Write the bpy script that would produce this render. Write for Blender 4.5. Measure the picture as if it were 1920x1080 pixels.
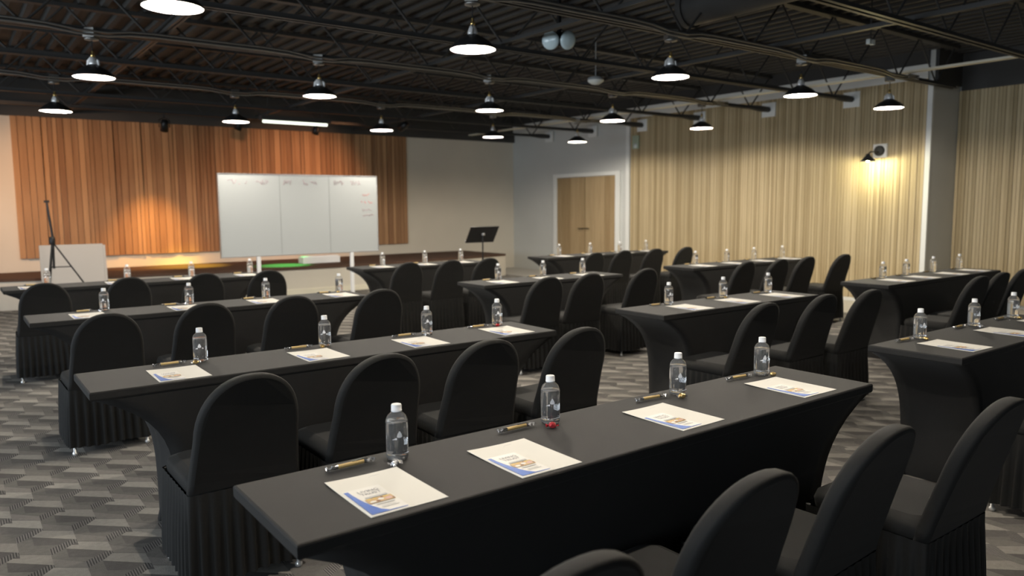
import bpy, bmesh, math, random
from mathutils import Vector, Matrix
random.seed(7)
for o in list(bpy.data.objects):
    bpy.data.objects.remove(o, do_unlink=True)
S = bpy.context.scene
COL = S.collection

# ------------------------------------------------------------------ camera
CAM_H = 1.485
right = Vector((0.80097, -0.59865, -0.00801))
up = Vector((0.07034, 0.08081, 0.99424))
fwd = Vector((0.59455, 0.79693, -0.10684))
right.normalize(); fwd.normalize(); up = right.cross(fwd).normalized()
cd = bpy.data.cameras.new('camera'); cam = bpy.data.objects.new('camera', cd); COL.objects.link(cam)
M = Matrix((right, up, -fwd)).transposed().to_4x4(); M.translation = (0, 0, CAM_H)
cam.matrix_world = M
cd.sensor_width = 36; cd.lens = 1420 / 1920 * 36
cd.clip_start = 0.05; cd.clip_end = 100
cd.dof.use_dof = True; cd.dof.focus_distance = 2.9; cd.dof.aperture_fstop = 2.6
S.camera = cam

# ------------------------------------------------------------------ world, exposure
w = bpy.data.worlds.new('world'); S.world = w; w.use_nodes = True
w.node_tree.nodes['Background'].inputs[0].default_value = (0.9, 0.95, 1, 1)
w.node_tree.nodes['Background'].inputs[1].default_value = 0.02
vs = S.view_settings
vs.view_transform = 'Standard'; vs.look = 'None'; vs.gamma = 1; vs.use_curve_mapping = False
vs.exposure = 0.12
PEND_W = 44.0          # watts of each pendant lamp
DAY_W = 200.0          # watts of daylight through each window of the left wall

# ------------------------------------------------------------------ materials
MAT = {}
def mat(name, col, rough=0.6, metal=0.0, emit=None, estr=0, spec=0.5, sheen=0, trans=0, ior=1.45):
    m = bpy.data.materials.new(name); m.use_nodes = True
    b = m.node_tree.nodes['Principled BSDF']
    b.inputs['Base Color'].default_value = (*col, 1); b.inputs['Roughness'].default_value = rough
    b.inputs['Metallic'].default_value = metal
    b.inputs['Specular IOR Level'].default_value = spec
    b.inputs['Sheen Weight'].default_value = sheen
    b.inputs['Transmission Weight'].default_value = trans; b.inputs['IOR'].default_value = ior
    if emit:
        b.inputs['Emission Color'].default_value = (*emit, 1); b.inputs['Emission Strength'].default_value = estr
    MAT[name] = m
    return m
class N:
    """tiny node helper"""
    def __init__(s, m): s.t = m.node_tree; s.b = s.t.nodes['Principled BSDF']
    def n(s, typ, **kw):
        k = s.t.nodes.new(typ)
        for a, v in kw.items(): setattr(k, a, v)
        return k
    def l(s, a, b): s.t.links.new(a, b)
    def math(s, op, a, b=None, c=None):
        k = s.n('ShaderNodeMath', operation=op)
        for i, v in enumerate((a, b, c)):
            if v is None: continue
            if isinstance(v, (int, float)): k.inputs[i].default_value = v
            else: s.l(v, k.inputs[i])
        return k.outputs[0]
    def mix(s, fac, a, b):
        k = s.n('ShaderNodeMix', data_type='RGBA')
        for i, v in ((0, fac), (6, a), (7, b)):
            if isinstance(v, (int, float)): k.inputs[i].default_value = v
            elif isinstance(v, tuple): k.inputs[i].default_value = (*v, 1)
            else: s.l(v, k.inputs[i])
        return k.outputs[2]
    def noise(s, vec, scale, detail=3):
        k = s.n('ShaderNodeTexNoise'); k.inputs['Scale'].default_value = scale; k.inputs['Detail'].default_value = detail
        if vec: s.l(vec, k.inputs['Vector'])
        return k.outputs['Fac']

def wood(name, dark, light, var=0.35):
    m = mat(name, light, 0.55, spec=0.3); h = N(m)
    tc = h.n('ShaderNodeTexCoord'); oi = h.n('ShaderNodeObjectInfo')
    mp = h.n('ShaderNodeMapping'); mp.inputs['Scale'].default_value = (30, 30, 1.3)
    h.l(tc.outputs['Object'], mp.inputs['Vector'])
    add = h.n('ShaderNodeVectorMath', operation='ADD'); h.l(mp.outputs[0], add.inputs[0])
    sc = h.n('ShaderNodeVectorMath', operation='SCALE'); sc.inputs[0].default_value = (71, 37, 13); h.l(oi.outputs['Random'], sc.inputs[3])
    h.l(sc.outputs[0], add.inputs[1])
    g = h.noise(add.outputs[0], 1.0, 4)
    f = h.math('ADD', h.math('MULTIPLY', g, 1 - var), h.math('MULTIPLY', oi.outputs['Random'], var))
    r = h.n('ShaderNodeMapRange'); r.inputs[1].default_value = 0.25; r.inputs[2].default_value = 0.75; h.l(f, r.inputs[0])
    h.l(h.mix(r.outputs[0], dark, light), h.b.inputs['Base Color'])
    return m
def fabric(name, a, b, rough=0.85, sheen=0.15):
    m = mat(name, a, rough, spec=0.35, sheen=sheen); h = N(m)
    tc = h.n('ShaderNodeTexCoord')
    g = h.noise(tc.outputs['Object'], 9, 3)
    h.l(h.mix(g, a, b), h.b.inputs['Base Color'])
    bp = h.n('ShaderNodeBump'); bp.inputs['Strength'].default_value = 0.08; bp.inputs['Distance'].default_value = 0.002
    h.l(h.noise(tc.outputs['Object'], 350, 1), bp.inputs['Height']); h.l(bp.outputs[0], h.b.inputs['Normal'])
    return m
def painted(name, col, rough=0.7, amt=0.06):
    m = mat(name, col, rough, spec=0.25); h = N(m); tc = h.n('ShaderNodeTexCoord')
    g = h.noise(tc.outputs['Object'], 1.4, 4)
    h.l(h.mix(g, tuple(c * (1 - amt) for c in col), tuple(min(1, c * (1 + amt)) for c in col)), h.b.inputs['Base Color'])
    return m

fabric('black_table_cloth', (0.0125, 0.012, 0.0115), (0.016, 0.0155, 0.0145), 0.72, 0.04)
fabric('black_chair_cloth', (0.0075, 0.0075, 0.007), (0.011, 0.0108, 0.010), 0.75, 0.03)
wood('oak_slat', (0.33, 0.255, 0.14), (0.50, 0.405, 0.25), 0.5)
wood('cedar_board', (0.25, 0.13, 0.065), (0.46, 0.27, 0.14), 0.45)
wood('door_oak', (0.30, 0.21, 0.11), (0.46, 0.345, 0.20), 0.4)
painted('grey_white_paint', (0.56, 0.57, 0.55))
painted('cream_paint', (0.62, 0.58, 0.50))
painted('grey_paint', (0.38, 0.40, 0.40))
painted('white_trim_paint', (0.74, 0.75, 0.73))
painted('black_ceiling_paint', (0.058, 0.057, 0.055), 0.6, 0.25)
painted('black_steel_paint', (0.052, 0.051, 0.049), 0.45, 0.2)
painted('stage_carpet', (0.085, 0.05, 0.035), 0.95, 0.2)
painted('stage_front_paint', (0.60, 0.56, 0.48))
painted('pale_floor', (0.50, 0.48, 0.44), 0.4)
mat('galvanised_conduit', (0.30, 0.295, 0.28), 0.42, 0.9)
mat('cream_steel', (0.72, 0.68, 0.55), 0.5)
mat('shade_black', (0.02, 0.021, 0.022), 0.35, 0.3)
mat('shade_white', (0.42, 0.41, 0.39), 0.6)
mat('neck_silver', (0.78, 0.78, 0.77), 0.3, 0.35)
mat('chrome', (0.85, 0.85, 0.86), 0.12, 1)
mat('brass', (0.75, 0.55, 0.22), 0.28, 1)
mat('lamp_glow', (1, 1, 1), 0.5, emit=(1, 0.86, 0.68), estr=6)
mat('tube_glow', (1, 1, 1), 0.5, emit=(0.93, 1, 0.82), estr=1.6)
mat('sconce_glow', (1, 1, 1), 0.5, emit=(1, 0.97, 0.8), estr=25)
mat('paper_white', (0.80, 0.78, 0.72), 0.8)
mat('brochure_white', (0.84, 0.82, 0.77), 0.45)
mat('print_blue', (0.035, 0.13, 0.50), 0.45)
mat('print_grey', (0.36, 0.36, 0.38), 0.7)
mat('print_faint', (0.58, 0.58, 0.57), 0.7)
mat('cap_white', (0.82, 0.83, 0.84), 0.35)
mat('water', (1, 1, 1), 0.0, trans=.94, ior=1.42)
mat('clear_plastic', (1, 1, 1), 0.02, trans=.95, ior=1.2)
mat('bottle_print', (0.85, 0.85, 0.86), 0.4)
mat('pen_wood', (0.68, 0.48, 0.20), 0.5)
mat('foil_silver', (0.8, 0.8, 0.82), 0.22, 0.85)
mat('foil_red', (0.55, 0.05, 0.06), 0.25, 0.4)
mat('foil_gold', (0.72, 0.5, 0.2), 0.25, 0.8)
mat('glide_white', (0.75, 0.75, 0.74), 0.25, 0.6)
mat('white_board_face', (0.46, 0.485, 0.49), 0.10, spec=0.5)
mat('display_beige', (0.50, 0.46, 0.42), 0.6)
mat('aluminium', (0.6, 0.6, 0.61), 0.35, 0.9)
mat('marker_red', (0.72, 0.20, 0.20), 0.6)
mat('marker_faint', (0.50, 0.36, 0.40), 0.6)
mat('seam_grey', (0.30, 0.315, 0.32), 0.5)
mat('print_yellow', (0.72, 0.50, 0.12), 0.5)
mat('print_brown', (0.20, 0.09, 0.05), 0.5)
mat('print_pink', (0.66, 0.42, 0.40), 0.5)
mat('stand_black', (0.012, 0.012, 0.013), 0.4, 0.2)
mat('lens_pale', (0.55, 0.68, 0.72), 0.15, spec=0.6)
mat('detector_white', (0.62, 0.66, 0.64), 0.5)
mat('sign_green', (0.36, 0.44, 0.34), 0.4)
mat('dark_disc', (0.035, 0.035, 0.03), 0.6)
mat('handle_bronze', (0.07, 0.06, 0.045), 0.35, 0.8)

# brochure photograph: blurry warm blotches
m = mat('brochure_photo', (0.6, 0.4, 0.2), 0.5); h = N(m); tc = h.n('ShaderNodeTexCoord')
cr = h.n('ShaderNodeValToRGB'); h.l(h.noise(tc.outputs['Object'], 95, 1), cr.inputs[0])
els = cr.color_ramp.elements
cr.color_ramp.interpolation = 'CONSTANT'; els[0].position = 0.0; els[0].color = (0.17, 0.08, 0.04, 1); els[1].position = 0.60; els[1].color = (0.85, 0.85, 0.83, 1)
e = els.new(0.40); e.color = (0.62, 0.34, 0.2, 1); e = els.new(0.49); e.color = (0.8, 0.55, 0.16, 1)

# carpet: tumbling block print with ribbed dark lozenges
m = mat('carpet_blocks', (0.15, 0.14, 0.13), 0.95, spec=0.1); h = N(m)
geo = h.n('ShaderNodeNewGeometry'); sep = h.n('ShaderNodeSeparateXYZ'); h.l(geo.outputs['Position'], sep.inputs[0])
PX, PY = 0.22, 0.46
def cell(ox, oy):
    xs = h.math('DIVIDE', h.math('ADD', sep.outputs[0], -ox + 40 * PX), PX)
    ys = h.math('DIVIDE', h.math('ADD', sep.outputs[1], -oy + 40 * PY), PY)
    lx = h.math('MULTIPLY', h.math('FRACT', xs), PX); ly = h.math('MULTIPLY', h.math('FRACT', ys), PY)
    cmb = h.n('ShaderNodeCombineXYZ'); h.l(h.math('FLOOR', xs), cmb.inputs[0]); h.l(h.math('FLOOR', ys), cmb.inputs[1]); cmb.inputs[2].default_value = ox * 10
    wn = h.n('ShaderNodeTexWhiteNoise'); h.l(cmb.outputs[0], wn.inputs['Vector'])
    return lx, ly, wn.outputs['Value']
def below(lx, ly, x0, y0, x1, y1):   # ly under the line
    s = (y1 - y0) / (x1 - x0)
    return h.math('LESS_THAN', ly, h.math('MULTIPLY_ADD', lx, s, y0 - s * x0))
def band(lx, ly, xa, xb, lo, hi):
    a = h.math('MULTIPLY', h.math('GREATER_THAN', lx, xa), h.math('LESS_THAN', lx, xb))
    b = h.math('MULTIPLY', below(lx, ly, *hi), h.math('SUBTRACT', 1.0, below(lx, ly, *lo)))
    return h.math('MULTIPLY', a, b)
colr = (0.135, 0.128, 0.118)
tcg = h.n('ShaderNodeTexCoord')
cur = None
for (ox, oy) in ((0.33, 3.94), (0.44, 4.17)):
    lx, ly, rnd = cell(ox, oy)
    lt = h.math('MULTIPLY', band(lx, ly, 0.0, 0.16, (0, .27, .16, .12), (0, .36, .16, .235)), below(lx, ly, 0, .27, .05, .33))
    dk = band(lx, ly, 0.0, 0.16, (0, .16, .16, .05), (0, .27, .16, .12))
    ht = band(lx, ly, 0.05, 0.16, (.05, .0, .16, .085), (.05, .075, .16, .145))
    md = band(lx, ly, 0.05, 0.16, (.05, .33, .16, .24), (.05, .42, .16, .30))
    base = cur if cur is not None else colr
    v = h.math('MULTIPLY_ADD', rnd, 0.35, 0.82)
    def tone(c):
        k = h.n('ShaderNodeVectorMath', operation='SCALE'); k.inputs[0].default_value = c; h.l(v, k.inputs[3]); return k.outputs[0]
    base = h.mix(dk, base, tone((0.10, 0.095, 0.09)))
    base = h.mix(md, base, tone((0.165, 0.155, 0.142)))
    rib = h.math('GREATER_THAN', h.math('FRACT', h.math('DIVIDE', lx, 0.0105)), 0.5)
    base = h.mix(ht, base, h.mix(rib, tone((0.06, 0.058, 0.056)), tone((0.17, 0.16, 0.15))))
    base = h.mix(lt, base, tone((0.245, 0.232, 0.208)))
    cur = base
fine = h.noise(geo.outputs['Position'], 260, 2); mid = h.noise(geo.outputs['Position'], 45, 3)
k = h.n('ShaderNodeVectorMath', operation='SCALE'); h.l(cur, k.inputs[0])
h.l(h.math('ADD', 0.72, h.math('ADD', h.math('MULTIPLY', fine, 0.6), h.math('MULTIPLY', mid, 0.5))), k.inputs[3])
h.l(k.outputs[0], h.b.inputs['Base Color'])
bp = h.n('ShaderNodeBump'); bp.inputs['Strength'].default_value = 0.4; bp.inputs['Distance'].default_value = 0.004
h.l(fine, bp.inputs['Height']); h.l(bp.outputs[0], h.b.inputs['Normal'])

# ------------------------------------------------------------------ mesh helpers
class MB:
    def __init__(s): s.v = []; s.f = []; s.sm = []
    def add(s, vs, fs, smooth=False):
        o = len(s.v); s.v += [tuple(p) for p in vs]; s.f += [tuple(i + o for i in f) for f in fs]; s.sm += [smooth] * len(fs)
        return s
    def box(s, x0, x1, y0, y1, z0, z1, mtx=None):
        vs = [Vector((x, y, z)) for z in (z0, z1) for y in (y0, y1) for x in (x0, x1)]
        if mtx: vs = [mtx @ p for p in vs]
        return s.add(vs, [(0, 2, 3, 1), (4, 5, 7, 6), (0, 1, 5, 4), (2, 6, 7, 3), (0, 4, 6, 2), (1, 3, 7, 5)])
    def rings(s, rs, smooth=True, cap0=True, cap1=True):
        n = len(rs[0]); vs = [p for r in rs for p in r]; fs = []
        for i in range(len(rs) - 1):
            for j in range(n):
                k = (j + 1) % n
                fs.append((i * n + j, i * n + k, (i + 1) * n + k, (i + 1) * n + j))
        s.add(vs, fs, smooth)
        if cap0: s.add(rs[0], [tuple(reversed(range(n)))])
        if cap1: s.add(rs[-1], [tuple(range(n))])
        return s
    def lathe(s, prof, n=20, c=(0, 0, 0), cap0=False, cap1=False, a0=0):
        rs = [[(c[0] + r * math.cos(2 * math.pi * j / n + a0), c[1] + r * math.sin(2 * math.pi * j / n + a0), c[2] + z) for j in range(n)] for r, z in prof]
        return s.rings(rs, True, cap0, cap1)
    def tube(s, pts, r, n=8, cap=True):
        pts = [Vector(p) for p in pts]; rs = []
        for i, p in enumerate(pts):
            d = (pts[min(i + 1, len(pts) - 1)] - pts[max(i - 1, 0)]).normalized()
            a = d.orthogonal().normalized() if abs(d.z) > 0.9 else d.cross(Vector((0, 0, 1))).normalized()
            b = d.cross(a); rr = r[i] if isinstance(r, (list, tuple)) else r
            rs.append([p + (a * math.cos(2 * math.pi * j / n) + b * math.sin(2 * math.pi * j / n)) * rr for j in range(n)])
        return s.rings(rs, True, cap, cap)
    def poly(s, pts, z0, z1):      # extruded xy polygon (ccw)
        n = len(pts)
        lo = [(x, y, z0) for x, y in pts]; hi = [(x, y, z1) for x, y in pts]
        s.add(lo + hi, [tuple(reversed(range(n))), tuple(range(n, 2 * n))] + [(i, (i + 1) % n, n + (i + 1) % n, n + i) for i in range(n)])
        return s
    def mesh(s, name, m):
        me = bpy.data.meshes.new(name); me.from_pydata(s.v, [], s.f); me.polygons.foreach_set('use_smooth', s.sm)
        me.materials.append(MAT[m]); me.update()
        return me
def put(name, me, parent=None, loc=(0, 0, 0), rz=0):
    o = bpy.data.objects.new(name, me); COL.objects.link(o); o.location = loc; o.rotation_euler = (0, 0, rz)
    if parent: o.parent = parent
    return o
def tag(o, label, cat, group=None):
    o['label'] = label; o['category'] = cat
    if group: o['group'] = group
    return o
def thing(name, label, cat, loc=(0, 0, 0), rz=0, group=None):
    return tag(put(name, None, None, loc, rz), label, cat, group)
def part(name, mb, m, parent, loc=(0, 0, 0)):
    return put(name, mb.mesh(name, m), parent, loc)
def struct(name, mb, m, label=None):
    o = put(name, mb.mesh(name, m)); o['kind'] = 'structure'
    if label: o['label'] = label
    return o
def copy_tree(o, parent=None, depth=0):
    c = o.copy(); COL.objects.link(c); c.parent = parent
    for ch in list(o.children): copy_tree(ch, c)
    return c

# ------------------------------------------------------------------ room shell
WX, RX, SY = 11.2, 12.0, 14.92         # right wall, recessed right wall, stage wall
YB, XL = -8.0, -6.0                    # unseen back and left walls
DECK = 3.66
struct('floor', MB().box(XL, 9.85, YB, SY, -0.05, 0), 'carpet_blocks', 'grey tumbling block patterned carpet')
struct('trim_1', MB().box(9.85, RX + .1, YB, SY, -0.05, 0), 'pale_floor', 'pale smooth floor border along the wooden wall')
# stage wall
struct('wall_stage', MB().box(XL, WX, SY, SY + .15, 0, DECK), 'cream_paint', 'plain cream wall behind the stage')
wl = MB().box(XL - .15, XL, YB, SY, 0, .8).box(XL - .15, XL, YB, SY, 2.7, DECK)
WIN = [(-3.5, .5), (1.5, 5.5), (6.5, 10.5)]
for a, b in zip([YB] + [q[1] for q in WIN], [q[0] for q in WIN] + [SY]): wl.box(XL - .15, XL, a, b, .8, 2.7)
struct('wall_left', wl, 'grey_paint')
for n_, (a, b) in enumerate(WIN):
    wn_ = put('window_%d' % (n_ + 1), None, None, (XL - .08, (a + b) / 2, .8)); wn_['kind'] = 'structure'; wn_['label'] = 'wide daylight window in the left wall'
    hw_ = (b - a) / 2
    part('window_frame', MB().box(-.04, .04, -hw_, hw_, 0, .06).box(-.04, .04, -hw_, hw_, 1.84, 1.9).box(-.04, .04, -hw_, -hw_ + .06, .06, 1.84).box(-.04, .04, hw_ - .06, hw_, .06, 1.84).box(-.04, .04, -.03, .03, .06, 1.84), 'white_trim_paint', wn_)
    for sg in (-1, 1): part('pane', MB().box(-.004, .004, min(.03 * sg, (hw_ - .06) * sg), max(.03 * sg, (hw_ - .06) * sg), .06, 1.84), 'clear_plastic', wn_)
    al = bpy.data.lights.new('daylight', 'AREA'); al.shape = 'RECTANGLE'; al.size = 1.8; al.size_y = b - a - .1; al.energy = DAY_W; al.color = (.80, .90, 1)
    ao = bpy.data.objects.new('window_daylight', al); COL.objects.link(ao); ao.location = (XL + .03, (a + b) / 2, 1.75); ao.rotation_euler = (0, -math.pi / 2, 0)
struct('wall_back', MB().box(XL, RX + .1, YB - .15, YB, 0, DECK), 'grey_paint')
wr = struct('wall_right', MB().box(WX, WX + .12, 5.2, SY, 0, DECK), 'grey_white_paint', 'pale grey wall with double door and oak slat cladding')
rec = struct('wall_recess', MB().box(RX, RX + .15, YB, 5.2, 0, DECK), 'grey_paint', 'recessed wall clad in oak slats')
struct('wall_return', MB().box(WX + .0, RX, 5.12, 5.2, 0, DECK), 'grey_white_paint', 'grey end face between the two oak slat walls')
struct('trim_2', MB().box(WX - .04, WX + .01, 5.115, 5.185, 0, 3.2), 'white_trim_paint', 'white corner trim at the end of the oak slat wall')
struct('trim_3', MB().box(WX - .045, WX, 10.96, 11.06, 0, 3.3), 'white_trim_paint', 'white edge trim beside the oak slats')
struct('baseboard_right', MB().box(WX - .03, WX, 5.26, 10.96, 0, .05), 'white_trim_paint')
struct('trim_6', MB().box(WX - .03, WX, 5.19, SY - .07, 3.42, DECK), 'black_ceiling_paint', 'black painted band above the white band of the right wall')
struct('trim_7', MB().box(RX - .05, RX, YB, 5.08, 3.10, DECK).box(WX + .02, RX - .05, 5.08, 5.118, 3.16, DECK), 'black_ceiling_paint', 'black painted band above the recessed oak slats')
struct('trim_5', MB().box(XL, WX, SY - .065, SY, 3.02, DECK), 'black_ceiling_paint', 'black painted band at the top of the stage wall')
struct('trim_4', MB().box(WX - .05, WX, 5.19, SY - .07, 3.22, 3.42), 'white_trim_paint', 'white band at the top of the right wall')
# oak slats, one object each
slm = MB().box(-.03, 0, -.021, .021, 0, 3.17).mesh('slat', 'oak_slat')
y = 5.215; i = 0
while y < 10.95:
    put('slat', slm, wr, (WX - random.uniform(0, .012), y, .05)); y += .0475
slm2 = MB().box(-.03, 0, -.021, .021, 0, 3.05).mesh('slat', 'oak_slat')
y = 5.09
while y > 2.2:
    put('slat', slm2, rec, (RX - random.uniform(0, .012), y, .05)); y -= .0475
# cedar boards behind stage, uneven depth
wst = bpy.data.objects['wall_stage']
bdm = {wv: MB().box(-wv / 2, wv / 2, -.03, 0, 0, 2.335).mesh('board', 'cedar_board') for wv in (.06, .085, .11)}
x = 0.97
while x < 8.19:
    wv = random.choice((.06, .085, .11)); wv = min(wv, 8.24 - x)
    kk = min(bdm, key=lambda a: abs(a - wv))
    put('board', bdm[kk], wst, (x + kk / 2, SY - random.uniform(0, .03), .69)); x += kk + .008
# double door
d1 = put('door_1', None, None, (WX, 12.28, 0)); d1['kind'] = 'structure'; d1['label'] = 'double oak plank door in a white frame'
part('door_frame', MB().box(-.06, .02, -1.06, -.93, 0, 2.20).box(-.06, .02, .93, 1.06, 0, 2.20).box(-.06, .02, -.93, .93, 2.12, 2.20), 'white_trim_paint', d1)
plm = MB().box(-.03, 0, -.073, .073, 0, 2.1).mesh('plank', 'door_oak')
for s in (-1, 1):
    lf = part('door_leaf', MB().box(-.02, .02, min(.008 * s, .925 * s), max(.008 * s, .925 * s), .01, 2.11), 'door_oak', d1)
    for q in range(6):
        put('plank', plm, lf, (-.02 - random.uniform(0, .006), s * (.09 + q * .151), .01))
    hd = MB().tube([(-.05, .05 * s, 1.0), (-.10, .05 * s, 1.0)], .012).tube([(-.10, .03 * s, 1.0), (-.10, .17 * s, 1.0)], .011)
    part('handle', hd, 'handle_bronze', lf)

# stage
def front(x): return 12.68 + .68 * ((x - 5.6) / 4.5) ** 2
xs = [XL + .01 + (9.7 - XL) * i / 40 for i in range(41)]
st = struct('stage', MB().poly([(x, min(front(x), 13.6)) for x in xs] + [(9.71, SY - .01), (XL + .01, SY - .01)], .0, .43), 'stage_front_paint', 'low curved stage platform with pale front')
put('stage_carpet', MB().poly([(x, min(front(x), 13.6) - .015) for x in xs] + [(9.72, SY - .01), (XL + .01, SY - .01)], .43, .47).mesh('stage_carpet', 'stage_carpet'), st)
put('kick_board', MB().poly([(x, front(x) - .03) for x in xs if 1.5 < x < 9.5] + [(x, front(x) - .002) for x in reversed(xs) if 1.5 < x < 9.5], 0, .09).mesh('kick_board', 'cream_steel'), st)
tag(put('equipment_box', MB().box(-.36, .36, -.12, .12, 0, .12).box(-.33, .33, -.10, .10, .12, .135).mesh('equipment_box', 'cap_white'), None, (5.6, 13.55, .47)),
    'low pale grey box lying on the stage behind the whiteboard legs', 'box')

# ------------------------------------------------------------------ ceiling deck and joists
dv = []; df = []; xx = XL; k = 0
prof = []
while xx < RX + .1:
    prof += [(xx, DECK), (xx + .11, DECK), (xx + .13, DECK - .05), (xx + .19, DECK - .05)]; xx += .21
for (a, b) in prof: dv += [(a, YB, b), (a, SY, b)]
df = [(2 * i, 2 * i + 2, 2 * i + 3, 2 * i + 1) for i in range(len(prof) - 1)]
struct('ceiling', MB().add(dv, df), 'black_ceiling_paint', 'black corrugated metal roof deck')

JZ = 3.04                           # underside of the joists
JY = [-2.4, -.95, .5, 1.95, 3.4, 4.85, 6.3, 7.75, 9.2, 10.62, 12.05, 13.5]
JN = {4.85: 'carrying the nearest visible row of pendants', 6.3: 'between the first and second pendant rows', 7.75: 'carrying the middle row of pendants',
      9.2: 'between the second and third pendant rows', 10.62: 'carrying the farthest row of pendants', 12.05: 'above the front edge of the stage', 13.5: 'above the stage close to the cedar boards',
      3.4: 'just in front of the nearest visible pendants', 1.95: 'over the frontmost table', .5: 'over the camera', -.95: 'behind the camera', -2.4: 'nearest the rear wall'}
ang = MB().box(XL + .02, WX + .0, -.05, -.012, 0, .006).box(XL + .02, WX + .0, -.018, -.012, 0, .05).box(XL + .02, WX, .012, .05, 0, .006).box(XL + .02, WX, .012, .018, 0, .05)
bot_me = ang.mesh('bottom_chord', 'black_steel_paint')
top_me = MB().box(XL + .02, WX, -.05, .05, .52, .56).mesh('top_chord', 'black_steel_paint')
web_a = MB().tube([(-.24, 0, .03), (.24, 0, .53)], .012, 6).mesh('web_rod', 'black_steel_paint')
web_b = MB().tube([(.24, 0, .03), (-.24, 0, .53)], .012, 6).mesh('web_rod', 'black_steel_paint')
plate_me = MB().box(-.02, 0, -.13, .13, -.10, .13).mesh('bearing_plate', 'white_trim_paint')
seat_me = MB().tube([(-.7, 0, .03), (-.25, 0, .02), (0, 0, .02)], [.02, .05, .045], 10).mesh('bearing_seat', 'black_steel_paint')
for jy in JY:
    t = thing('roof_joist', 'black open-web steel roof joist ' + JN[jy], 'joist', (0, jy, JZ), group='roof joists')
    put('bottom_chord', bot_me, t); put('top_chord', top_me, t)
    if jy > 1:
        x = XL + .4; q = 0
        while x < WX - .2:
            if x > -1.0 or jy > 8: put('web_rod', web_a if q % 2 else web_b, t, (x, 0, 0))
            x += .5; q += 1
    if jy > 5.5:
        put('bearing_plate', plate_me, t, (WX - .03, 0, 0)); put('bearing_seat', seat_me, t, (WX - .04, 0, 0))
# lines of bridging along the room
def runner(name, label, cat, mb, m, group=None):
    return tag(put(name, mb.mesh(name, m)), label, cat, group)
for xb, nm in ((1.75, 'over the left file of tables'), (4.6, 'over the gap left of the middle tables'), (7.0, 'over the gap right of the middle tables')):
    runner('bridging_bar', 'black bridging angle crossing the joists ' + nm, 'ceiling bar', MB().box(xb - .03, xb + .03, 2.5, SY - .05, JZ + .055, JZ + .075).box(xb - .005, xb + .005, 2.5, SY - .05, JZ + .055, JZ + .1), 'black_steel_paint', 'bridging bars')
runner('sprinkler_pipe', 'dark round pipe running toward the stage above the left tables', 'pipe', MB().tube([(2.05, 2.5, 3.42), (2.05, SY - .02, 3.42)], .055, 12), 'black_steel_paint')
du = thing('air_duct', 'round dark spiral air duct above the pendants at upper right', 'duct', (6.0, 0, 3.4))
part('duct_pipe', MB().tube([(0, 2.4, 0), (0, 5.1, 0)], .17, 20), 'black_steel_paint', du)
part('duct_collar', MB().tube([(0, 5.06, 0), (0, 5.12, 0)], .19, 20), 'black_steel_paint', du)
runner('ledger_beam', 'cream steel ledger strip running under the deck beside the right wall', 'beam', MB().box(9.86, 9.96, 2.0, SY - .06, 3.125, 3.15), 'cream_steel')
# conduits: one per pendant row, dipping into each box
PX_ = [1.16, 3.27, 5.46, 7.55, 9.45]; ROWS = [4.85, 7.75, 10.62]
for jy, nm in ((4.85, 'nearest'), (7.75, 'middle'), (10.62, 'farthest')):
    t = thing('conduit', 'pair of grey metal conduits feeding the %s pendant row' % nm, 'conduit', (0, jy, 0), group='lamp conduits')
    for off, zz in ((-.105, 3.075), (-.105, 3.045)):
        pts = [(XL + .1, off, zz)]
        for px in PX_:
            pts += [(px - .6, off, zz), (px - .35, off, zz - .008), (px - .12, off, zz - .035), (px + .12, off, zz - .035), (px + .3, off, zz - .008), (px + .5, off, zz)]
        pts.append((9.7, off, zz))
        part('conduit_tube', MB().tube(pts, .011, 6), 'galvanised_conduit', t)

# ------------------------------------------------------------------ pendants (origin = centre of rim)
PZ = 2.66; PR = .168
def make_pendant():
    t = put('pendant_lamp', None)
    R = PR
    out = [(R + .004, -.002), (R + .004, .006), (R - .012, .028), (R - .05, .062), (R - .095, .088), (.045, .104), (.034, .11)]
    shd = part('shade', MB().lathe(out, 32), 'shade_black', t)
    inn = [(R + .002, -.002), (R - .004, .004), (R - .018, .022), (R - .055, .055), (R - .10, .080), (.038, .097), (.001, .1)]
    part('shade_lining', MB().lathe(inn, 32), 'shade_white', shd)
    nk = MB().lathe([(.036, .106), (.040, .12), (.030, .15), (.020, .172), (.001, .174)], 16)
    for s in (-1, 1): nk.tube([(s * .052, 0, .10), (s * .045, 0, .14), (s * .018, 0, .175)], [.010, .012, .008], 8)
    part('neck', nk, 'neck_silver', t)
    part('socket', MB().lathe([(.001, .17), (.017, .172), (.017, .20), (.012, .203), (.012, .225), (.001, .228)], 12), 'brass', t)
    part('cord', MB().tube([(0, 0, .22), (0, 0, .335)], .004, 6), 'stand_black', t)
    cn = MB().lathe([(.006, .315), (.058, .322), (.06, .335), (.001, .34)], 16).box(-.05, .05, -.05, .05, .34, .42)
    part('canopy', cn, 'galvanised_conduit', t)
    part('bulb', MB().lathe([(.001, .048), (.02, .052), (.028, .068), (.022, .085), (.012, .097)], 12), 'lamp_glow', t)
    return t
P0 = make_pendant(); firstp = True
ld = bpy.data.lights.new('pendant_light', 'POINT'); ld.energy = PEND_W; ld.color = (1, .90, .76); ld.shadow_soft_size = .028
colw = ['first', 'second', 'third', 'fourth', 'fifth']
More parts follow.
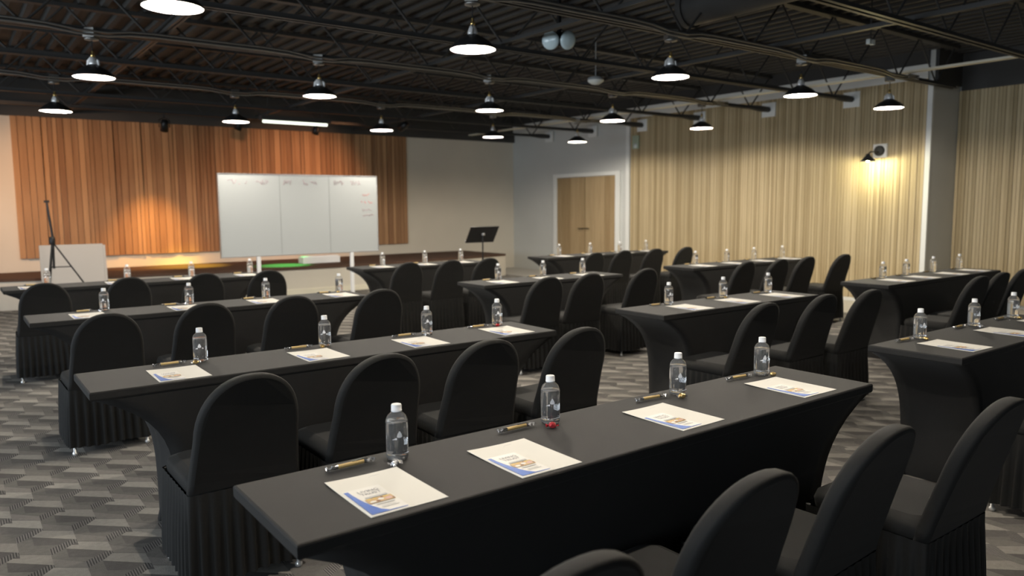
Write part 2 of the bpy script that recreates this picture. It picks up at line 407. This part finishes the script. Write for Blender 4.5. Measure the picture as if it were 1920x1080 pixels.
for jy, nm in ((4.85, 'nearest visible row'), (7.75, 'middle row'), (10.62, 'farthest row'), (1.95, 'added unseen row over the frontmost table')):
    for i, px in enumerate(PX_ if jy > 2 else PX_[:2]):  # the two pendants over the frontmost table are added, unseen, to brighten it
        t = P0 if firstp else copy_tree(P0); firstp = False
        t.location = (px, jy, PZ)
        t.rotation_euler = (0, 0, random.uniform(0, 3))
        tag(t, 'black pendant lamp, %s from left in the %s' % (colw[i], nm), 'lamp', 'pendant lamps')
        lo = bpy.data.objects.new('lamp_light', ld); COL.objects.link(lo); lo.parent = t; lo.location = (0, 0, .036)

# strip light, emergency light, detector
t = thing('strip_light', 'glowing greenish white strip light near the stage ceiling', 'lamp', (4.72, 12.2, 2.86))
part('housing', MB().box(-.58, .58, -.07, .07, .03, .10), 'black_steel_paint', t)
part('tube', MB().tube([(-.54, 0, .01), (.54, 0, .01)], .024, 10), 'tube_glow', t)
part('hanger', MB().tube([(-.45, 0, .1), (-.45, 0, .75)], .008, 6).tube([(.45, 0, .1), (.45, 0, .75)], .008, 6), 'black_steel_paint', t)
t = thing('twin_spot', 'pair of pale round ceiling light heads with black bracket', 'lamp', (4.95, 5.83, 3.1))
for s in (-1, 1):
    dv_ = (-fwd + Vector((.5 * s, -.2 * s, -.35))).normalized(); rot = dv_.to_track_quat('Z', 'Y').to_matrix().to_4x4()
    hd = MB().lathe([(.001, .03), (.06, .026), (.085, .012), (.09, 0)], 20)
    o = part('lens', hd, 'lens_pale', t); o.matrix_local = Matrix.Translation(right * .085 * s) @ rot
    hb = MB().lathe([(.092, .002), (.085, -.06), (.03, -.1), (.001, -.1)], 20)
    o = part('head_housing', hb, 'stand_black', t); o.matrix_local = Matrix.Translation(right * .085 * s) @ rot
part('bracket', MB().box(-.015, .015, -.015, .015, -.02, .45).tube([tuple(right * -.1), tuple(right * .1)], .012, 6), 'stand_black', t)
t = thing('smoke_detector', 'pale domed detector hanging under the joists', 'detector', (6.8, 7.29, 3.08))
part('dome', MB().lathe([(.001, -.055), (.05, -.048), (.095, -.02), (.105, .0)], 20), 'detector_white', t)
part('base', MB().lathe([(.105, .0), (.10, .03), (.05, .05), (.001, .05)], 20).tube([(0, 0, .05), (0, 0, .6)], .008, 6), 'seam_grey', t)
t = thing('ceiling_sensor', 'small pale pair of fittings under the ceiling at right', 'fitting', (7.79, 4.22, 3.12))
part('fitting_body', MB().box(-.05, -.01, -.02, .02, 0, .05).box(.015, .055, -.02, .02, .0, .05), 'detector_white', t)
part('stem', MB().tube([(0, 0, .04), (0, 0, .56)], .007, 6), 'black_steel_paint', t)

# stage spotlights hung from the joist over the stage front
def par_can(x, y, z, aim, watts, col, size, blend, label):
    t = thing('stage_spotlight', label, 'spotlight', (x, y, z), group='stage spotlights')
    d = (Vector(aim) - Vector((x, y, z))).normalized(); rot = d.to_track_quat('-Z', 'Y').to_matrix().to_4x4()
    o = part('can', MB().lathe([(.001, .13), (.05, .12), (.06, .05), (.065, -.06), (.055, -.06), (.05, .05)], 16), 'stand_black', t); o.matrix_local = rot
    part('yoke', MB().tube([(-.08, 0, 0), (-.08, 0, .12), (0, 0, .16), (.08, 0, .12), (.08, 0, 0)], .008, 6).tube([(0, 0, .16), (0, 0, JZ + .02 - z)], .01, 6), 'stand_black', t)
    l = bpy.data.lights.new('spot', 'SPOT'); l.energy = watts; l.color = col; l.spot_size = size; l.spot_blend = blend; l.shadow_soft_size = .04
    lo = bpy.data.objects.new('spot_light', l); COL.objects.link(lo); lo.parent = t; lo.matrix_local = rot @ Matrix.Translation((0, 0, -.07))
par_can(3.0, 13.5, 2.82, (3.0, 14.92, .1), 420, (1, .48, .11), .95, 1.0, 'small black spotlight over the left of the stage')
par_can(4.2, 13.5, 2.9, (3.5, 14.3, .47), 1100, (1, .80, .10), .58, 1.0, 'small black spotlight above the stage left of the whiteboard')
par_can(5.6, 13.5, 2.9, (4.85, 13.32, .47), 1800, (.10, 1, .22), .44, .9, 'small black spotlight above the whiteboard')
par_can(6.6, 12.05, 2.9, (5.6, 14.9, 1.6), 300, (1, .46, .22), 1.3, 1.0, 'small black spotlight right of the whiteboard')
par_can(-.6, 12.05, 2.9, (2.0, 14.9, 1.2), 420, (1, .54, .27), 1.3, 1.0, 'small black spotlight at the far left of the stage')

# ------------------------------------------------------------------ wall fittings
t = thing('wall_sconce', 'lit wall lamp with small cone shade on the oak slats', 'lamp', (WX - .05, 5.82, 2.26))
part('back_plate', MB().box(-.02, .02, -.1, .1, -.1, .1), 'white_trim_paint', t)
o = part('back_disc', MB().lathe([(.075, 0), (.075, .03), (.06, .04), (.001, .04)], 20), 'dark_disc', t, (-.02, 0, 0)); o.rotation_euler = (0, -math.pi / 2, 0)
part('arm', MB().tube([(-.05, 0, -.02), (-.22, .03, -.02), (-.27, .04, -.06)], .012, 8), 'shade_black', t)
part('cone_shade', MB().lathe([(.11, -.16), (.09, -.135), (.035, -.08), (.025, -.05), (.001, -.05)], 24, (-.27, .04, 0)), 'shade_black', t)
part('bulb', MB().lathe([(.001, -.165), (.022, -.155), (.03, -.135), (.02, -.105), (.012, -.085)], 12, (-.27, .04, 0)), 'sconce_glow', t)
l = bpy.data.lights.new('sconce', 'POINT'); l.energy = 30; l.color = (1, .93, .55); l.shadow_soft_size = .03
lo = bpy.data.objects.new('sconce_light', l); COL.objects.link(lo); lo.parent = t; lo.location = (-.27, .04, -.175)
t = thing('wall_sign', 'small pale green sign high on the oak slat wall', 'sign', (WX - .045, 10.78, 2.74))
part('sign_panel', MB().box(-.02, 0, -.085, .085, -.13, .13), 'sign_green', t)
part('sign_lens', MB().lathe([(.05, 0), (.04, .015), (.001, .02)], 14), 'detector_white', t, (-.02, 0, -.07)).rotation_euler = (0, -math.pi / 2, 0)

# ------------------------------------------------------------------ whiteboard
t = thing('whiteboard', 'large rolling whiteboard with faint red notes in front of the stage', 'whiteboard', (4.355, 11.1, 0))
W2 = 1.225
pnl = part('panel', MB().box(-W2, W2, -.012, .012, .80, 1.975), 'white_board_face', t)
part('frame', MB().box(-W2 - .012, W2 + .012, -.018, .018, .785, .80).box(-W2 - .012, W2 + .012, -.018, .018, 1.975, 1.99).box(-W2 - .012, -W2, -.018, .018, .80, 1.975).box(W2, W2 + .012, -.018, .018, .80, 1.975), 'aluminium', t)
for xq in (-.35, .42): part('seam', MB().box(xq - .004, xq + .004, -.0135, -.011, .80, 1.975), 'seam_grey', pnl)
for xq in (-.70, .77):
    lgo = part('leg', MB().box(xq - .025, xq + .025, -.02, .02, .10, .79).box(xq - .02, xq + .02, -.28, .28, .06, .10), 'cap_white', t)
    for yy in (-.26, .26): part('caster', MB().tube([(xq - .012, yy, .03), (xq + .012, yy, .03)], .03, 12), 'stand_black', lgo)
def scrib(x0, x1, z, hgt, seed):
    r = random.Random(seed); mb = MB(); x = x0
    while x < x1:
        wd = r.uniform(.018, .03); pts = [(x, -.0135, z + r.uniform(0, hgt)), (x + wd * .5, -.0135, z + r.uniform(0, hgt)), (x + wd, -.0135, z + r.uniform(0, hgt))]
        if r.random() > .14: mb.tube(pts, .0035, 4)
        x += wd * 1.25
    return mb
for q, (x0, x1, z) in enumerate(((.98, 1.10, 1.66), (.95, 1.13, 1.55), (.97, 1.12, 1.43), (.97, 1.14, 1.34))):
    part('red_note', scrib(x0, x1, z, .05, q), 'marker_red' if q < 2 else 'marker_faint', pnl)
for q, (x0, x1) in enumerate(((-1.1, -.85), (-.70, -.52), (-.30, -.2), (.0, .22), (.5, .68), (.78, .95))):
    part('faint_note', scrib(x0, x1, 1.83, .08, 20 + q), 'marker_faint', pnl)

# ------------------------------------------------------------------ music stand, tripod, pale panel
t = thing('music_stand', 'black music stand with tilted desk beyond the middle tables', 'music stand', (7.02, 10.2, 0))
desk = part('desk', MB().box(-.26, .26, -.006, .006, -.02, .30).box(-.26, .26, -.006, .05, -.03, -.02), 'stand_black', t, (0, .08, .93))
desk.rotation_euler = (math.radians(38), 0, math.radians(-6))
part('pole', MB().tube([(0, 0, .30), (0, 0, 1.05)], .012, 8).tube([(0, 0, .30), (0, 0, .65)], .017, 8), 'stand_black', t)
part('desk_knob', MB().lathe([(.001, -.02), (.03, -.02), (.03, .02), (.001, .02)], 12, (0, -.02, 1.04)), 'aluminium', t)
for q in range(3):
    a = q * 2.094 + .4; part('leg', MB().tube([(0, 0, .32), (.26 * math.cos(a), .26 * math.sin(a), .01)], .009, 6), 'stand_black', t)
t = thing('tripod_stand', 'black telescopic tripod stand at the left of the stage', 'tripod', (1.12, 11.6, 0))
part('mast', MB().tube([(-.03, 0, 1.60), (.01, 0, 1.12), (.0, 0, .72)], [.012, .016, .014], 8), 'stand_black', t)
part('head', MB().box(-.06, .0, -.02, .02, 1.585, 1.615), 'stand_black', t)
part('hub', MB().lathe([(.03, 1.04), (.035, 1.06), (.035, 1.12), (.025, 1.14)], 12), 'stand_black', t)
for q, (dx, dy) in enumerate(((-.16, -.18), (.62, -.1), (-.05, .55))):
    part('leg', MB().tube([(0, 0, 1.08), (dx, dy, .012)], .011, 6), 'stand_black', t)
    part('brace', MB().tube([(0, 0, .74), (dx * .33 * 1.0, dy * .33, .74)], .008, 6), 'stand_black', t)
t = thing('display_board', 'plain off-white board leaning on the stage behind the tripod', 'board', (1.47, 12.62, 0))
o = part('board_face', MB().box(-.41, .40, -.02, .02, .0, .99).box(.40, .43, -.028, .03, .0, .97), 'display_beige', t); o.rotation_euler = (math.radians(-6), 0, 0)

# ------------------------------------------------------------------ tables
TY = {1: (1.56, 2.02), 2: (3.42, 3.88), 3: (5.82, 6.29), 4: (8.36, 8.83)}
TABLES = {
 'T1': (.57, 3.01, 1, 'frontmost table'), 'T2': (.42, 2.88, 2, 'second left table'),
 'T3': (.40, 2.84, 3, 'third left table'), 'T4': (.39, 2.86, 4, 'rear left table'),
 'M1': (3.83, 5.66, 1, 'front right table'), 'M2': (3.82, 5.68, 2, 'second middle table'),
 'M3': (4.02, 5.84, 3, 'third middle table'), 'M4': (4.0, 5.85, 4, 'rear middle table'),
 'R1': (6.8, 9.24, 2, 'front far-right table'), 'R2': (7.0, 9.45, 3, 'middle far-right table'),
 'R3': (6.88, 9.42, 4, 'rear far-right table')}
def make_table(x0, x1, y0, y1):
    L = (x1 - x0) / 2; W = (y1 - y0) / 2
    t = put('seminar_table', None, None, ((x0 + x1) / 2, (y0 + y1) / 2, 0))
    n = 24
    def ring(l, w, z, sag=0):
        pts = []
        for i in range(n): u = -1 + 2 * i / n; pts.append((u * l, -w, z + sag * (1 - u * u)))
        for i in range(8): u = -1 + 2 * i / 8; pts.append((l, u * w, z + sag * (1 - u * u) * .0))
        for i in range(n): u = 1 - 2 * i / n; pts.append((u * l, w, z + sag * (1 - u * u)))
        for i in range(8): u = 1 - 2 * i / 8; pts.append((-l, u * w, z))
        return pts
    top = MB().rings([ring(L - .003, W - .003, .714), ring(L, W, .720), ring(L, W, .744), ring(L - .002, W - .002, .748), ring(L - .006, W - .006, .75)], False)
    part('top_cover', top, 'black_table_cloth', t)
    ins = .31; rs = []
    for i in range(17):
        u = i / 16
        l = L - .004 - ins * (1 - (1 - u) ** 5.5)
        wv = W - .006 - .035 * (1 - (1 - u) ** 2)
        # the short ends dip in the middle: stretched cloth
        r = ring(l, wv, .716 * (1 - u) + .004, .05 * u ** 2)
        bow = .05 * math.sin(math.pi * min(1, u * 1.1)) * (1 if u < .95 else .5)
        r = [(x * (1 - (bow / l) * max(0, 1 - (yv / wv) ** 2) * (1 if abs(abs(x) - l) < 1e-6 else 0)), yv, zv) for x, yv, zv in r]
        rs.append(r)
    part('stretch_skirt', MB().rings(rs, True, False, False), 'black_table_cloth', t)
    for sx in (-1, 1):
        for sy in (-1, 1):
            part('foot_pocket', MB().lathe([(.022, 0), (.024, .01), (.02, .03), (.012, .06)], 10, (sx * (L - .325), sy * (W - .055), 0)), 'black_table_cloth', t)
    return t
TL = {'T1': 'long black-draped table nearest the camera with four place settings', 'T2': 'black-draped table second from the front in the left file',
      'T3': 'black-draped table third from the front in the left file', 'T4': 'black-draped table closest to the stage in the left file',
      'M1': 'black-draped table cut off by the right picture edge', 'M2': 'shorter black-draped table second in the middle file, three settings',
      'M3': 'shorter black-draped table third in the middle file, three settings', 'M4': 'shorter black-draped table at the rear of the middle file',
      'R1': 'black-draped table in front of the grey wall end at right', 'R2': 'black-draped table in the middle of the far right file',
      'R3': 'black-draped table near the double door at the rear right'}
for k_, (x0, x1, r_, nm) in TABLES.items():
    tag(make_table(x0, x1, *TY[r_]), TL[k_], 'table', 'seminar tables')

# ------------------------------------------------------------------ chairs (origin on floor, centre of feet, facing +Y)
def make_chair():
    t = put('banquet_chair', None)
    # back slab with arched top
    def outline(inset):
        pts = []
        hw = .199 - inset; z0 = .395 + inset; zs = .62; zt = .872 - inset
        pts.append((-hw * 1.10, z0))
        for i in range(1, 5): u = i / 5; pts.append((-hw * (1.10 - .10 * u), z0 + (zs - z0) * u))
        for i in range(0, 25):
            a = math.pi * (1 - i / 24); ca, sa = math.cos(a), math.sin(a)
            ex = 2 / 2.25
            pts.append((hw * math.copysign(abs(ca) ** ex, ca), zs + (zt - zs) * abs(sa) ** ex))
        for i in range(4, 0, -1): u = i / 5; pts.append((hw * (1.10 - .10 * u), z0 + (zs - z0) * u))
        pts.append((hw * 1.10, z0))
        return pts
    def lean(z): 
        u = max(0, z - .42); return -.200 - u * .265 - .10 * u * u
    rs = []
    for ins, yo in ((.016, .026), (.004, .022), (0, .012), (0, -.012), (.004, -.022), (.016, -.026)):
        rs.append([(x, lean(z) + yo - .02 * (1 - (x / .199) ** 2) * (1 if yo < 0 else .6), z) for x, z in outline(ins)])
    part('back_cover', MB().rings(rs, True), 'black_chair_cloth', t)
    def rr(hx, y0, y1, z, rad=.05, n=6):
        pts = []
        for (cx_, cy_, a0) in ((hx - rad, y1 - rad, 0), (-hx + rad, y1 - rad, 90), (-hx + rad, y0 + rad, 180), (hx - rad, y0 + rad, 270)):
            for i in range(n + 1):
                a = math.radians(a0 + 90 * i / n); pts.append((cx_ + rad * math.cos(a), cy_ + rad * math.sin(a), z))
        return pts
    part('seat_cover', MB().rings([rr(.20, -.2, .18, .385), rr(.211, -.21, .192, .395), rr(.215, -.213, .197, .43), rr(.207, -.205, .19, .455), rr(.175, -.18, .165, .468)], True), 'black_chair_cloth', t)
    # pleated skirt
    base = rr(.221, -.226, .214, 0, .02, 3); per = []
    for i in range(len(base)):
        a = Vector(base[i]); b = Vector(base[(i + 1) % len(base)]); m_ = max(1, int((b - a).length / .009))
        for q in range(m_): per.append(a.lerp(b, q / m_))
    rnd = random.Random(3); ph = [rnd.uniform(-.6, .6) for _ in range(len(per) // 5 + 2)]
    rs = []; nper = 38
    for u in (0, .12, .3, .55, .8, 1):
        z = .405 * (1 - u) + .05 * u; r = []
        for i, p in enumerate(per):
            c = Vector((p.x, p.y, 0)).normalized()
            wv = math.sin(2 * math.pi * nper * i / len(per) + ph[i // 5] * .5)
            amp = (.002 + .011 * min(1, u * 1.6)) * wv + .012 * u
            edge = .004 * math.sin(i * .21) * u
            r.append((p.x + c.x * amp, p.y + c.y * amp, z + edge))
        rs.append(r)
    part('pleated_skirt', MB().rings(rs, True, False, False), 'black_chair_cloth', t)
    lg = MB().lathe([(.011, 0), (.016, .004), (.016, .016), (.009, .022), (.009, .40)], 8, cap0=True).mesh('leg', 'glide_white')
    for sx in (-1, 1):
        for sy in (-1, 1): put('leg', lg, t, (sx * .203, sy * .203, 0))
    return t
C0 = make_chair(); used = False
K = 1.0165
CH = {'T1': [(.85, .965), (1.45, 1.03), (2.02, 1.03), (2.61, .96)], 'T2': [(.87, 2.81), (1.43, 2.84), (1.98, 2.84), (2.53, 2.83)],
      'T3': [(.73, 5.0), (1.32, 5.13), (1.93, 5.14), (2.59, 5.12)], 'T4': [(.65, 7.44), (1.29, 7.55), (1.94, 7.51), (2.55, 7.45)],
      'M1': [(4.12, .93)], 'M2': [(4.03, 2.82), (4.72, 2.83), (5.23, 2.78)], 'M3': [(4.15, 5.05), (4.67, 5.07), (5.41, 5.1)],
      'M4': [(4.11, 7.42), (4.65, 7.4), (5.17, 7.4)], 'R1': [(6.88, 2.72), (7.38, 2.75), (7.96, 2.78)],
      'R2': [(6.88, 5.03), (7.46, 5.0), (8.02, 5.02), (8.72, 4.97)], 'R3': [(6.79, 7.3), (7.42, 7.4), (8.03, 7.38), (8.66, 7.38)]}
ORD = ['first', 'second', 'third', 'fourth']
rc = random.Random(11)
for k_, L in CH.items():
    for i, (ax, ay) in enumerate(L):
        t = C0 if not used else copy_tree(C0); used = True
        t.location = (ax * K, ay * K + .31, 0); t.rotation_euler = (0, 0, rc.uniform(-.05, .05))
        tag(t, 'black skirted banquet chair, %s from left at the %s' % (ORD[i], TABLES[k_][3]), 'chair', 'covered banquet chairs')

# ------------------------------------------------------------------ place settings
def text_mesh(body, size, m, name):
    cu = bpy.data.curves.new(name, 'FONT'); cu.body = body; cu.size = size; cu.align_x = 'CENTER'; cu.extrude = 0.00003
    ob = bpy.data.objects.new(name, cu); COL.objects.link(ob)
    bpy.context.view_layer.update()
    me = bpy.data.meshes.new_from_object(ob.evaluated_get(bpy.context.evaluated_depsgraph_get()))
    bpy.data.objects.remove(ob, do_unlink=True)
    me.materials.clear(); me.materials.append(MAT[m]); me.name = name
    return me
# paper: origin at its near left corner
PW, PH = .216, .279
def flat(x0, x1, y0, y1, z, th=.0001): return MB().box(x0, x1, y0, y1, z, z + th)
def sheet(wd, hg, z, th, curl):
    n = 8; vs = []; fs = []
    for j in range(n + 1):
        for i in range(n + 1):
            u, v = i / n, j / n
            vs.append((u * wd, v * hg, z + th + curl * ((1 - u) ** 3 * (v ** 3) + .4 * u ** 4 * v ** 4)))
    fs = [(j * (n + 1) + i, j * (n + 1) + i + 1, (j + 1) * (n + 1) + i + 1, (j + 1) * (n + 1) + i) for j in range(n) for i in range(n)]
    o = len(vs); vs2 = vs + [(a, b, c - th) for a, b, c in vs]
    f2 = fs + [tuple(reversed([q + o for q in f])) for f in fs]
    e = [j for j in range(n + 1)] ; top_ = [n * (n + 1) + j for j in range(n + 1)]
    for a, b in zip(e, e[1:]): f2.append((a, a + o, b + o, b))
    for a, b in zip(top_, top_[1:]): f2.append((b, b + o, a + o, a))
    lft = [j * (n + 1) for j in range(n + 1)]; rgt = [j * (n + 1) + n for j in range(n + 1)]
    for a, b in zip(lft, lft[1:]): f2.append((b, b + o, a + o, a))
    for a, b in zip(rgt, rgt[1:]): f2.append((a, a + o, b + o, b))
    return MB().add(vs2, f2)
paper = put('paper_sheet', sheet(PW, PH, 0, .0008, .004).mesh('paper_sheet', 'paper_white'))
part('heading_line', flat(.022, .15, .256, .2585, .0011).box(.05, .12, .250, .2515, .0011, .0012), 'print_faint', paper)
paper_far = put('paper_sheet', paper.data)
bro = put('brochure', sheet(.105, .186, 0, .0007, .001).mesh('brochure', 'brochure_white'))
zb = .0019
band_pts = [(.0035, .008), (.05, .008), (.101, .008), (.101, .0105), (.052, .0125), (.038, .03), (.028, .06), (.022, .09), (.018, .12), (.016, .15), (.0155, .178), (.0035, .178)]
part('blue_band', MB().poly(band_pts, zb, zb + .0001), 'print_blue', bro)
part('cover_photo', flat(.028, .1, .072, .104, zb), 'brochure_photo', bro)
def blobs(lst):
    mb = MB()
    for bx_, by_, rx_, ry_ in lst: mb.poly([(bx_ + rx_ * math.cos(a * math.pi / 5), by_ + ry_ * math.sin(a * math.pi / 5)) for a in range(10)], zb + .00012, zb + .0002)
    return mb
cp_ = [c for c in bro.children if c.name.startswith('cover_photo')][0]
for nm_, mt_, lst in (('photo_hair', 'print_yellow', [(.037, .098, .006, .005), (.053, .099, .006, .004), (.083, .099, .008, .004)]),
                      ('photo_shirt', 'brochure_white', [(.041, .080, .009, .006), (.066, .088, .008, .007)]),
                      ('photo_coat', 'print_pink', [(.086, .085, .009, .008)]),
                      ('photo_brown', 'print_brown', [(.055, .079, .006, .005), (.072, .098, .004, .004), (.097, .080, .003, .005)])):  # dark brown printed blobs of the picture
    pc = blobs(lst); pco = part(nm_, pc, mt_, cp_); pco['kind'] = 'stuff'
tl = text_mesh('LIVING\nTRUST', .019, 'print_grey', 'title_lettering')
put('title_lettering', tl, bro, (.062, .152, zb))
part('text_block', flat(.035, .095, .108, .119, zb).box(.042, .09, .058, .064, zb, zb + .0001), 'print_faint', bro)
part('text_line', flat(.045, .092, .036, .039, zb).box(.048, .088, .045, .047, zb, zb + .0001), 'print_faint', bro)
bro_far = put('brochure', bro.data)
part('blue_band', MB().poly(band_pts, zb, zb + .0001), 'print_blue', bro_far)
part('cover_photo', flat(.028, .1, .072, .104, zb), 'brochure_photo', bro_far)
# bottle
def make_bottle():
    t = put('water_bottle', None); r = .0325
    body = [(.001, .004), (.02, .002), (.029, .002), (r, .008), (r, .02), (r - .0008, .022), (r - .0008, .024), (r, .026), (r, .112), (r - .0006, .116), (.001, .1162)]
    bdy = part('body', MB().lathe(body, 28), 'water', t)
    sh = [(r, .1165), (r - .001, .121), (.027, .131), (.019, .1385), (.0135, .142), (.0125, .146)]
    part('shoulder', MB().lathe(sh + [(a - .0012, b) for a, b in reversed(sh)], 28), 'clear_plastic', t)
    cp = MB(); n = 36
    cp.rings([[((rr_ + (.0004 if j % 2 else 0)) * math.cos(2 * math.pi * j / n), (rr_ + (.0004 if j % 2 else 0)) * math.sin(2 * math.pi * j / n), z) for j in range(n)] for rr_, z in ((.0152, .1435), (.0155, .145), (.0155, .1475), (.0148, .1478), (.0148, .162), (.0135, .1645))], True)
    part('cap', cp, 'cap_white', t)
    # printed drop and two pale marks wrapped on the front of the body
    def wrap(pts, m_=1):
        vs = []
        for dp in (.0004, .0001):
            vs += [((r + dp) * math.sin(a / r), -(r + dp) * math.cos(a / r), z) for a, z in pts]
        n_ = len(pts); return vs, [tuple(range(n_)), tuple(reversed(range(n_, 2 * n_)))]
    drop = [(-.008, .076), (-.006, .073), (0, .072), (.006, .073), (.008, .076), (.006, .083), (.002, .090), (0, .092), (-.002, .090), (-.006, .083)]
    mk = MB().add(*wrap(drop)).add(*wrap([(-.022, .066), (-.008, .066), (-.008, .072), (-.012, .0715)])).add(*wrap([(.011, .066), (.020, .066), (.016, .072), (.012, .0725)]))
    part('printed_mark', mk, 'bottle_print', bdy)
    return t
bottle = make_bottle()
# pen in clear wrapper, lying along local x, origin at its left end
pen = put('wrapped_pen', None)
part('barrel', MB().tube([(.026, 0, .008), (.106, 0, .008)], .0062, 12), 'pen_wood', pen)
part('metal_tip', MB().tube([(.004, 0, .008), (.015, 0, .008), (.026, 0, .008)], [.0015, .005, .0062], 10), 'chrome', pen)
part('clicker', MB().tube([(.106, 0, .008), (.122, 0, .008), (.123, 0, .008), (.134, 0, .008)], [.0063, .0063, .003, .003], 10).box(.07, .118, -.0015, .0015, .0145, .016), 'chrome', pen)
r_ = random.Random(5)
def crumple(x0, x1, wd, hg, seed, n=7):
    r = random.Random(seed); vs = []; fs = []
    for i in range(n):
        for j in range(4):
            u = i / (n - 1); vs.append((x0 + (x1 - x0) * u, (j / 3 - .5) * wd + r.uniform(-.0015, .0015), .002 + r.uniform(.0, hg)))
    for i in range(n - 1):
        for j in range(3): fs.append((i * 4 + j, (i + 1) * 4 + j, (i + 1) * 4 + j + 1, i * 4 + j + 1))
    return MB().add(vs, fs)
part('wrapper', crumple(-.008, .028, .016, .013, 1), 'clear_plastic', pen)
part('wrapper_end', crumple(-.010, .012, .017, .012, 2, 5), 'foil_silver', pen); part('wrapper_end', crumple(.112, .146, .016, .012, 3, 6), 'foil_silver', pen)
pen_far = put('wrapped_pen', None)
for ch in list(pen.children)[:3]: 
    c = ch.copy(); COL.objects.link(c); c.parent = pen_far
# candies
def make_candy(m, seed):
    t = put('wrapped_candy', None); r = random.Random(seed)
    bm = bmesh.new(); bmesh.ops.create_icosphere(bm, subdivisions=2, radius=.0135)
    for v in bm.verts: v.co *= r.uniform(.8, 1.15); v.co.z = max(-.008, v.co.z * .8)
    me = bpy.data.meshes.new('sweet'); bm.to_mesh(me); bm.free(); me.materials.append(MAT[m])
    put('sweet', me, t, (0, 0, .0095))
    for s in (-1, 1):
        vs = [(s * .009, 0, .008)]; n = 7
        for i in range(n): a = (i / (n - 1) - .5) * 1.6; vs.append((s * (.009 + .014 * math.cos(a)), .013 * math.sin(a) + r.uniform(-.002, .002), .008 + r.uniform(-.006, .007)))
        part('twist_end', MB().add(vs, [(0, i, i + 1) for i in range(1, n)]), 'foil_silver' if m != 'foil_red' else m, t)
    return t
CANDY = {'silver': make_candy('foil_silver', 1), 'red': make_candy('foil_red', 2), 'gold': make_candy('foil_gold', 3)}
protos = [paper, paper_far, bro, bro_far, bottle, pen, pen_far] + list(CANDY.values())

BOT = {'T1': [1.02, 1.61, 2.25, 2.80], 'T2': [.95, 1.59, 2.21, 2.72], 'T3': [.90, 1.49, 2.09, 2.74], 'T4': [.78, 1.50, 2.14, 2.78],
       'M1': [4.23, 4.91, 5.45], 'M2': [4.30, 4.94, 5.52], 'M3': [4.46, 5.05, 5.60], 'M4': [4.46, 5.09, 5.66],
       'R1': [7.42, 7.92, 8.52, 9.13], 'R2': [7.51, 8.12, 8.72, 9.34], 'R3': [7.42, 8.06, 8.70, 9.30]}
PAP = {'T1': [.765, 1.21, 1.89, 2.585], 'T2': [.69, 1.36, 1.94, 2.53], 'T3': [.66, 1.31, 1.90, 2.55], 'M1': [4.04, 4.71, 5.3], 'M2': [4.17, 4.74, 5.30]}
CD = {'T1': ['silver', 'red', 'gold', 'gold'], 'T2': ['gold', 'gold', 'silver', 'red'], 'T3': ['silver', 'silver', 'gold', 'gold'], 'M1': ['gold', 'silver', 'gold'], 'M2': ['silver', 'gold', 'silver']}
TZ = .7505
rp = random.Random(21)
for k_, bl in BOT.items():
    x0, x1, row, nm = TABLES[k_]; y0, y1 = TY[row]; near = k_ in ('T1', 'T2', 'M1')
    for i, bx in enumerate(bl):
        by = y1 - .075 + rp.uniform(-.012, .012)
        o = copy_tree(bottle); o.location = (bx, by, TZ); o.rotation_euler = (0, 0, -.35 + rp.uniform(-.25, .25))
        pos = '%s from left on the %s' % (ORD[i], nm)
        tag(o, 'clear white-capped water bottle, ' + pos, 'bottle', 'water bottles')
        px = PAP[k_][i] if k_ in PAP else bx - .235 + rp.uniform(-.02, .02)
        py = y0 + .028 + rp.uniform(-.008, .012); rz = rp.uniform(-.03, .03)
        o = copy_tree(paper if near else paper_far); o.location = (px, py, TZ); o.rotation_euler = (0, 0, rz)
        tag(o, 'white handout sheet, ' + pos, 'paper', 'handout sheets')
        o = copy_tree(bro if near or k_ == 'M2' or k_ == 'T3' else bro_far); o.location = (px + .004, py + .002, TZ + .0011); o.rotation_euler = (0, 0, rz + rp.uniform(-.02, .01))
        tag(o, 'small blue-edged brochure, ' + pos, 'brochure', 'brochures')
        o = copy_tree(pen if near else pen_far); o.location = (bx - .205, by + .012 + rp.uniform(-.006, .01), TZ); o.rotation_euler = (0, 0, rp.uniform(-.1, .05))
        tag(o, 'tan wrapped pen, ' + pos, 'pen', 'wrapped pens')
        if k_ in CD:
            cx_ = bx - .035 if not (k_ == 'T1' and i == 3) else bx + .01
            o = copy_tree(CANDY[CD[k_][i]]); o.location = (cx_, by - .052, TZ); o.rotation_euler = (0, 0, rp.uniform(-1, 1))
            tag(o, '%s wrapped candy by the bottle, %s' % (CD[k_][i], pos), 'candy', 'wrapped candies')
def kill(o):
    for c in list(o.children): kill(c)
    bpy.data.objects.remove(o, do_unlink=True)
for o in protos: kill(o)
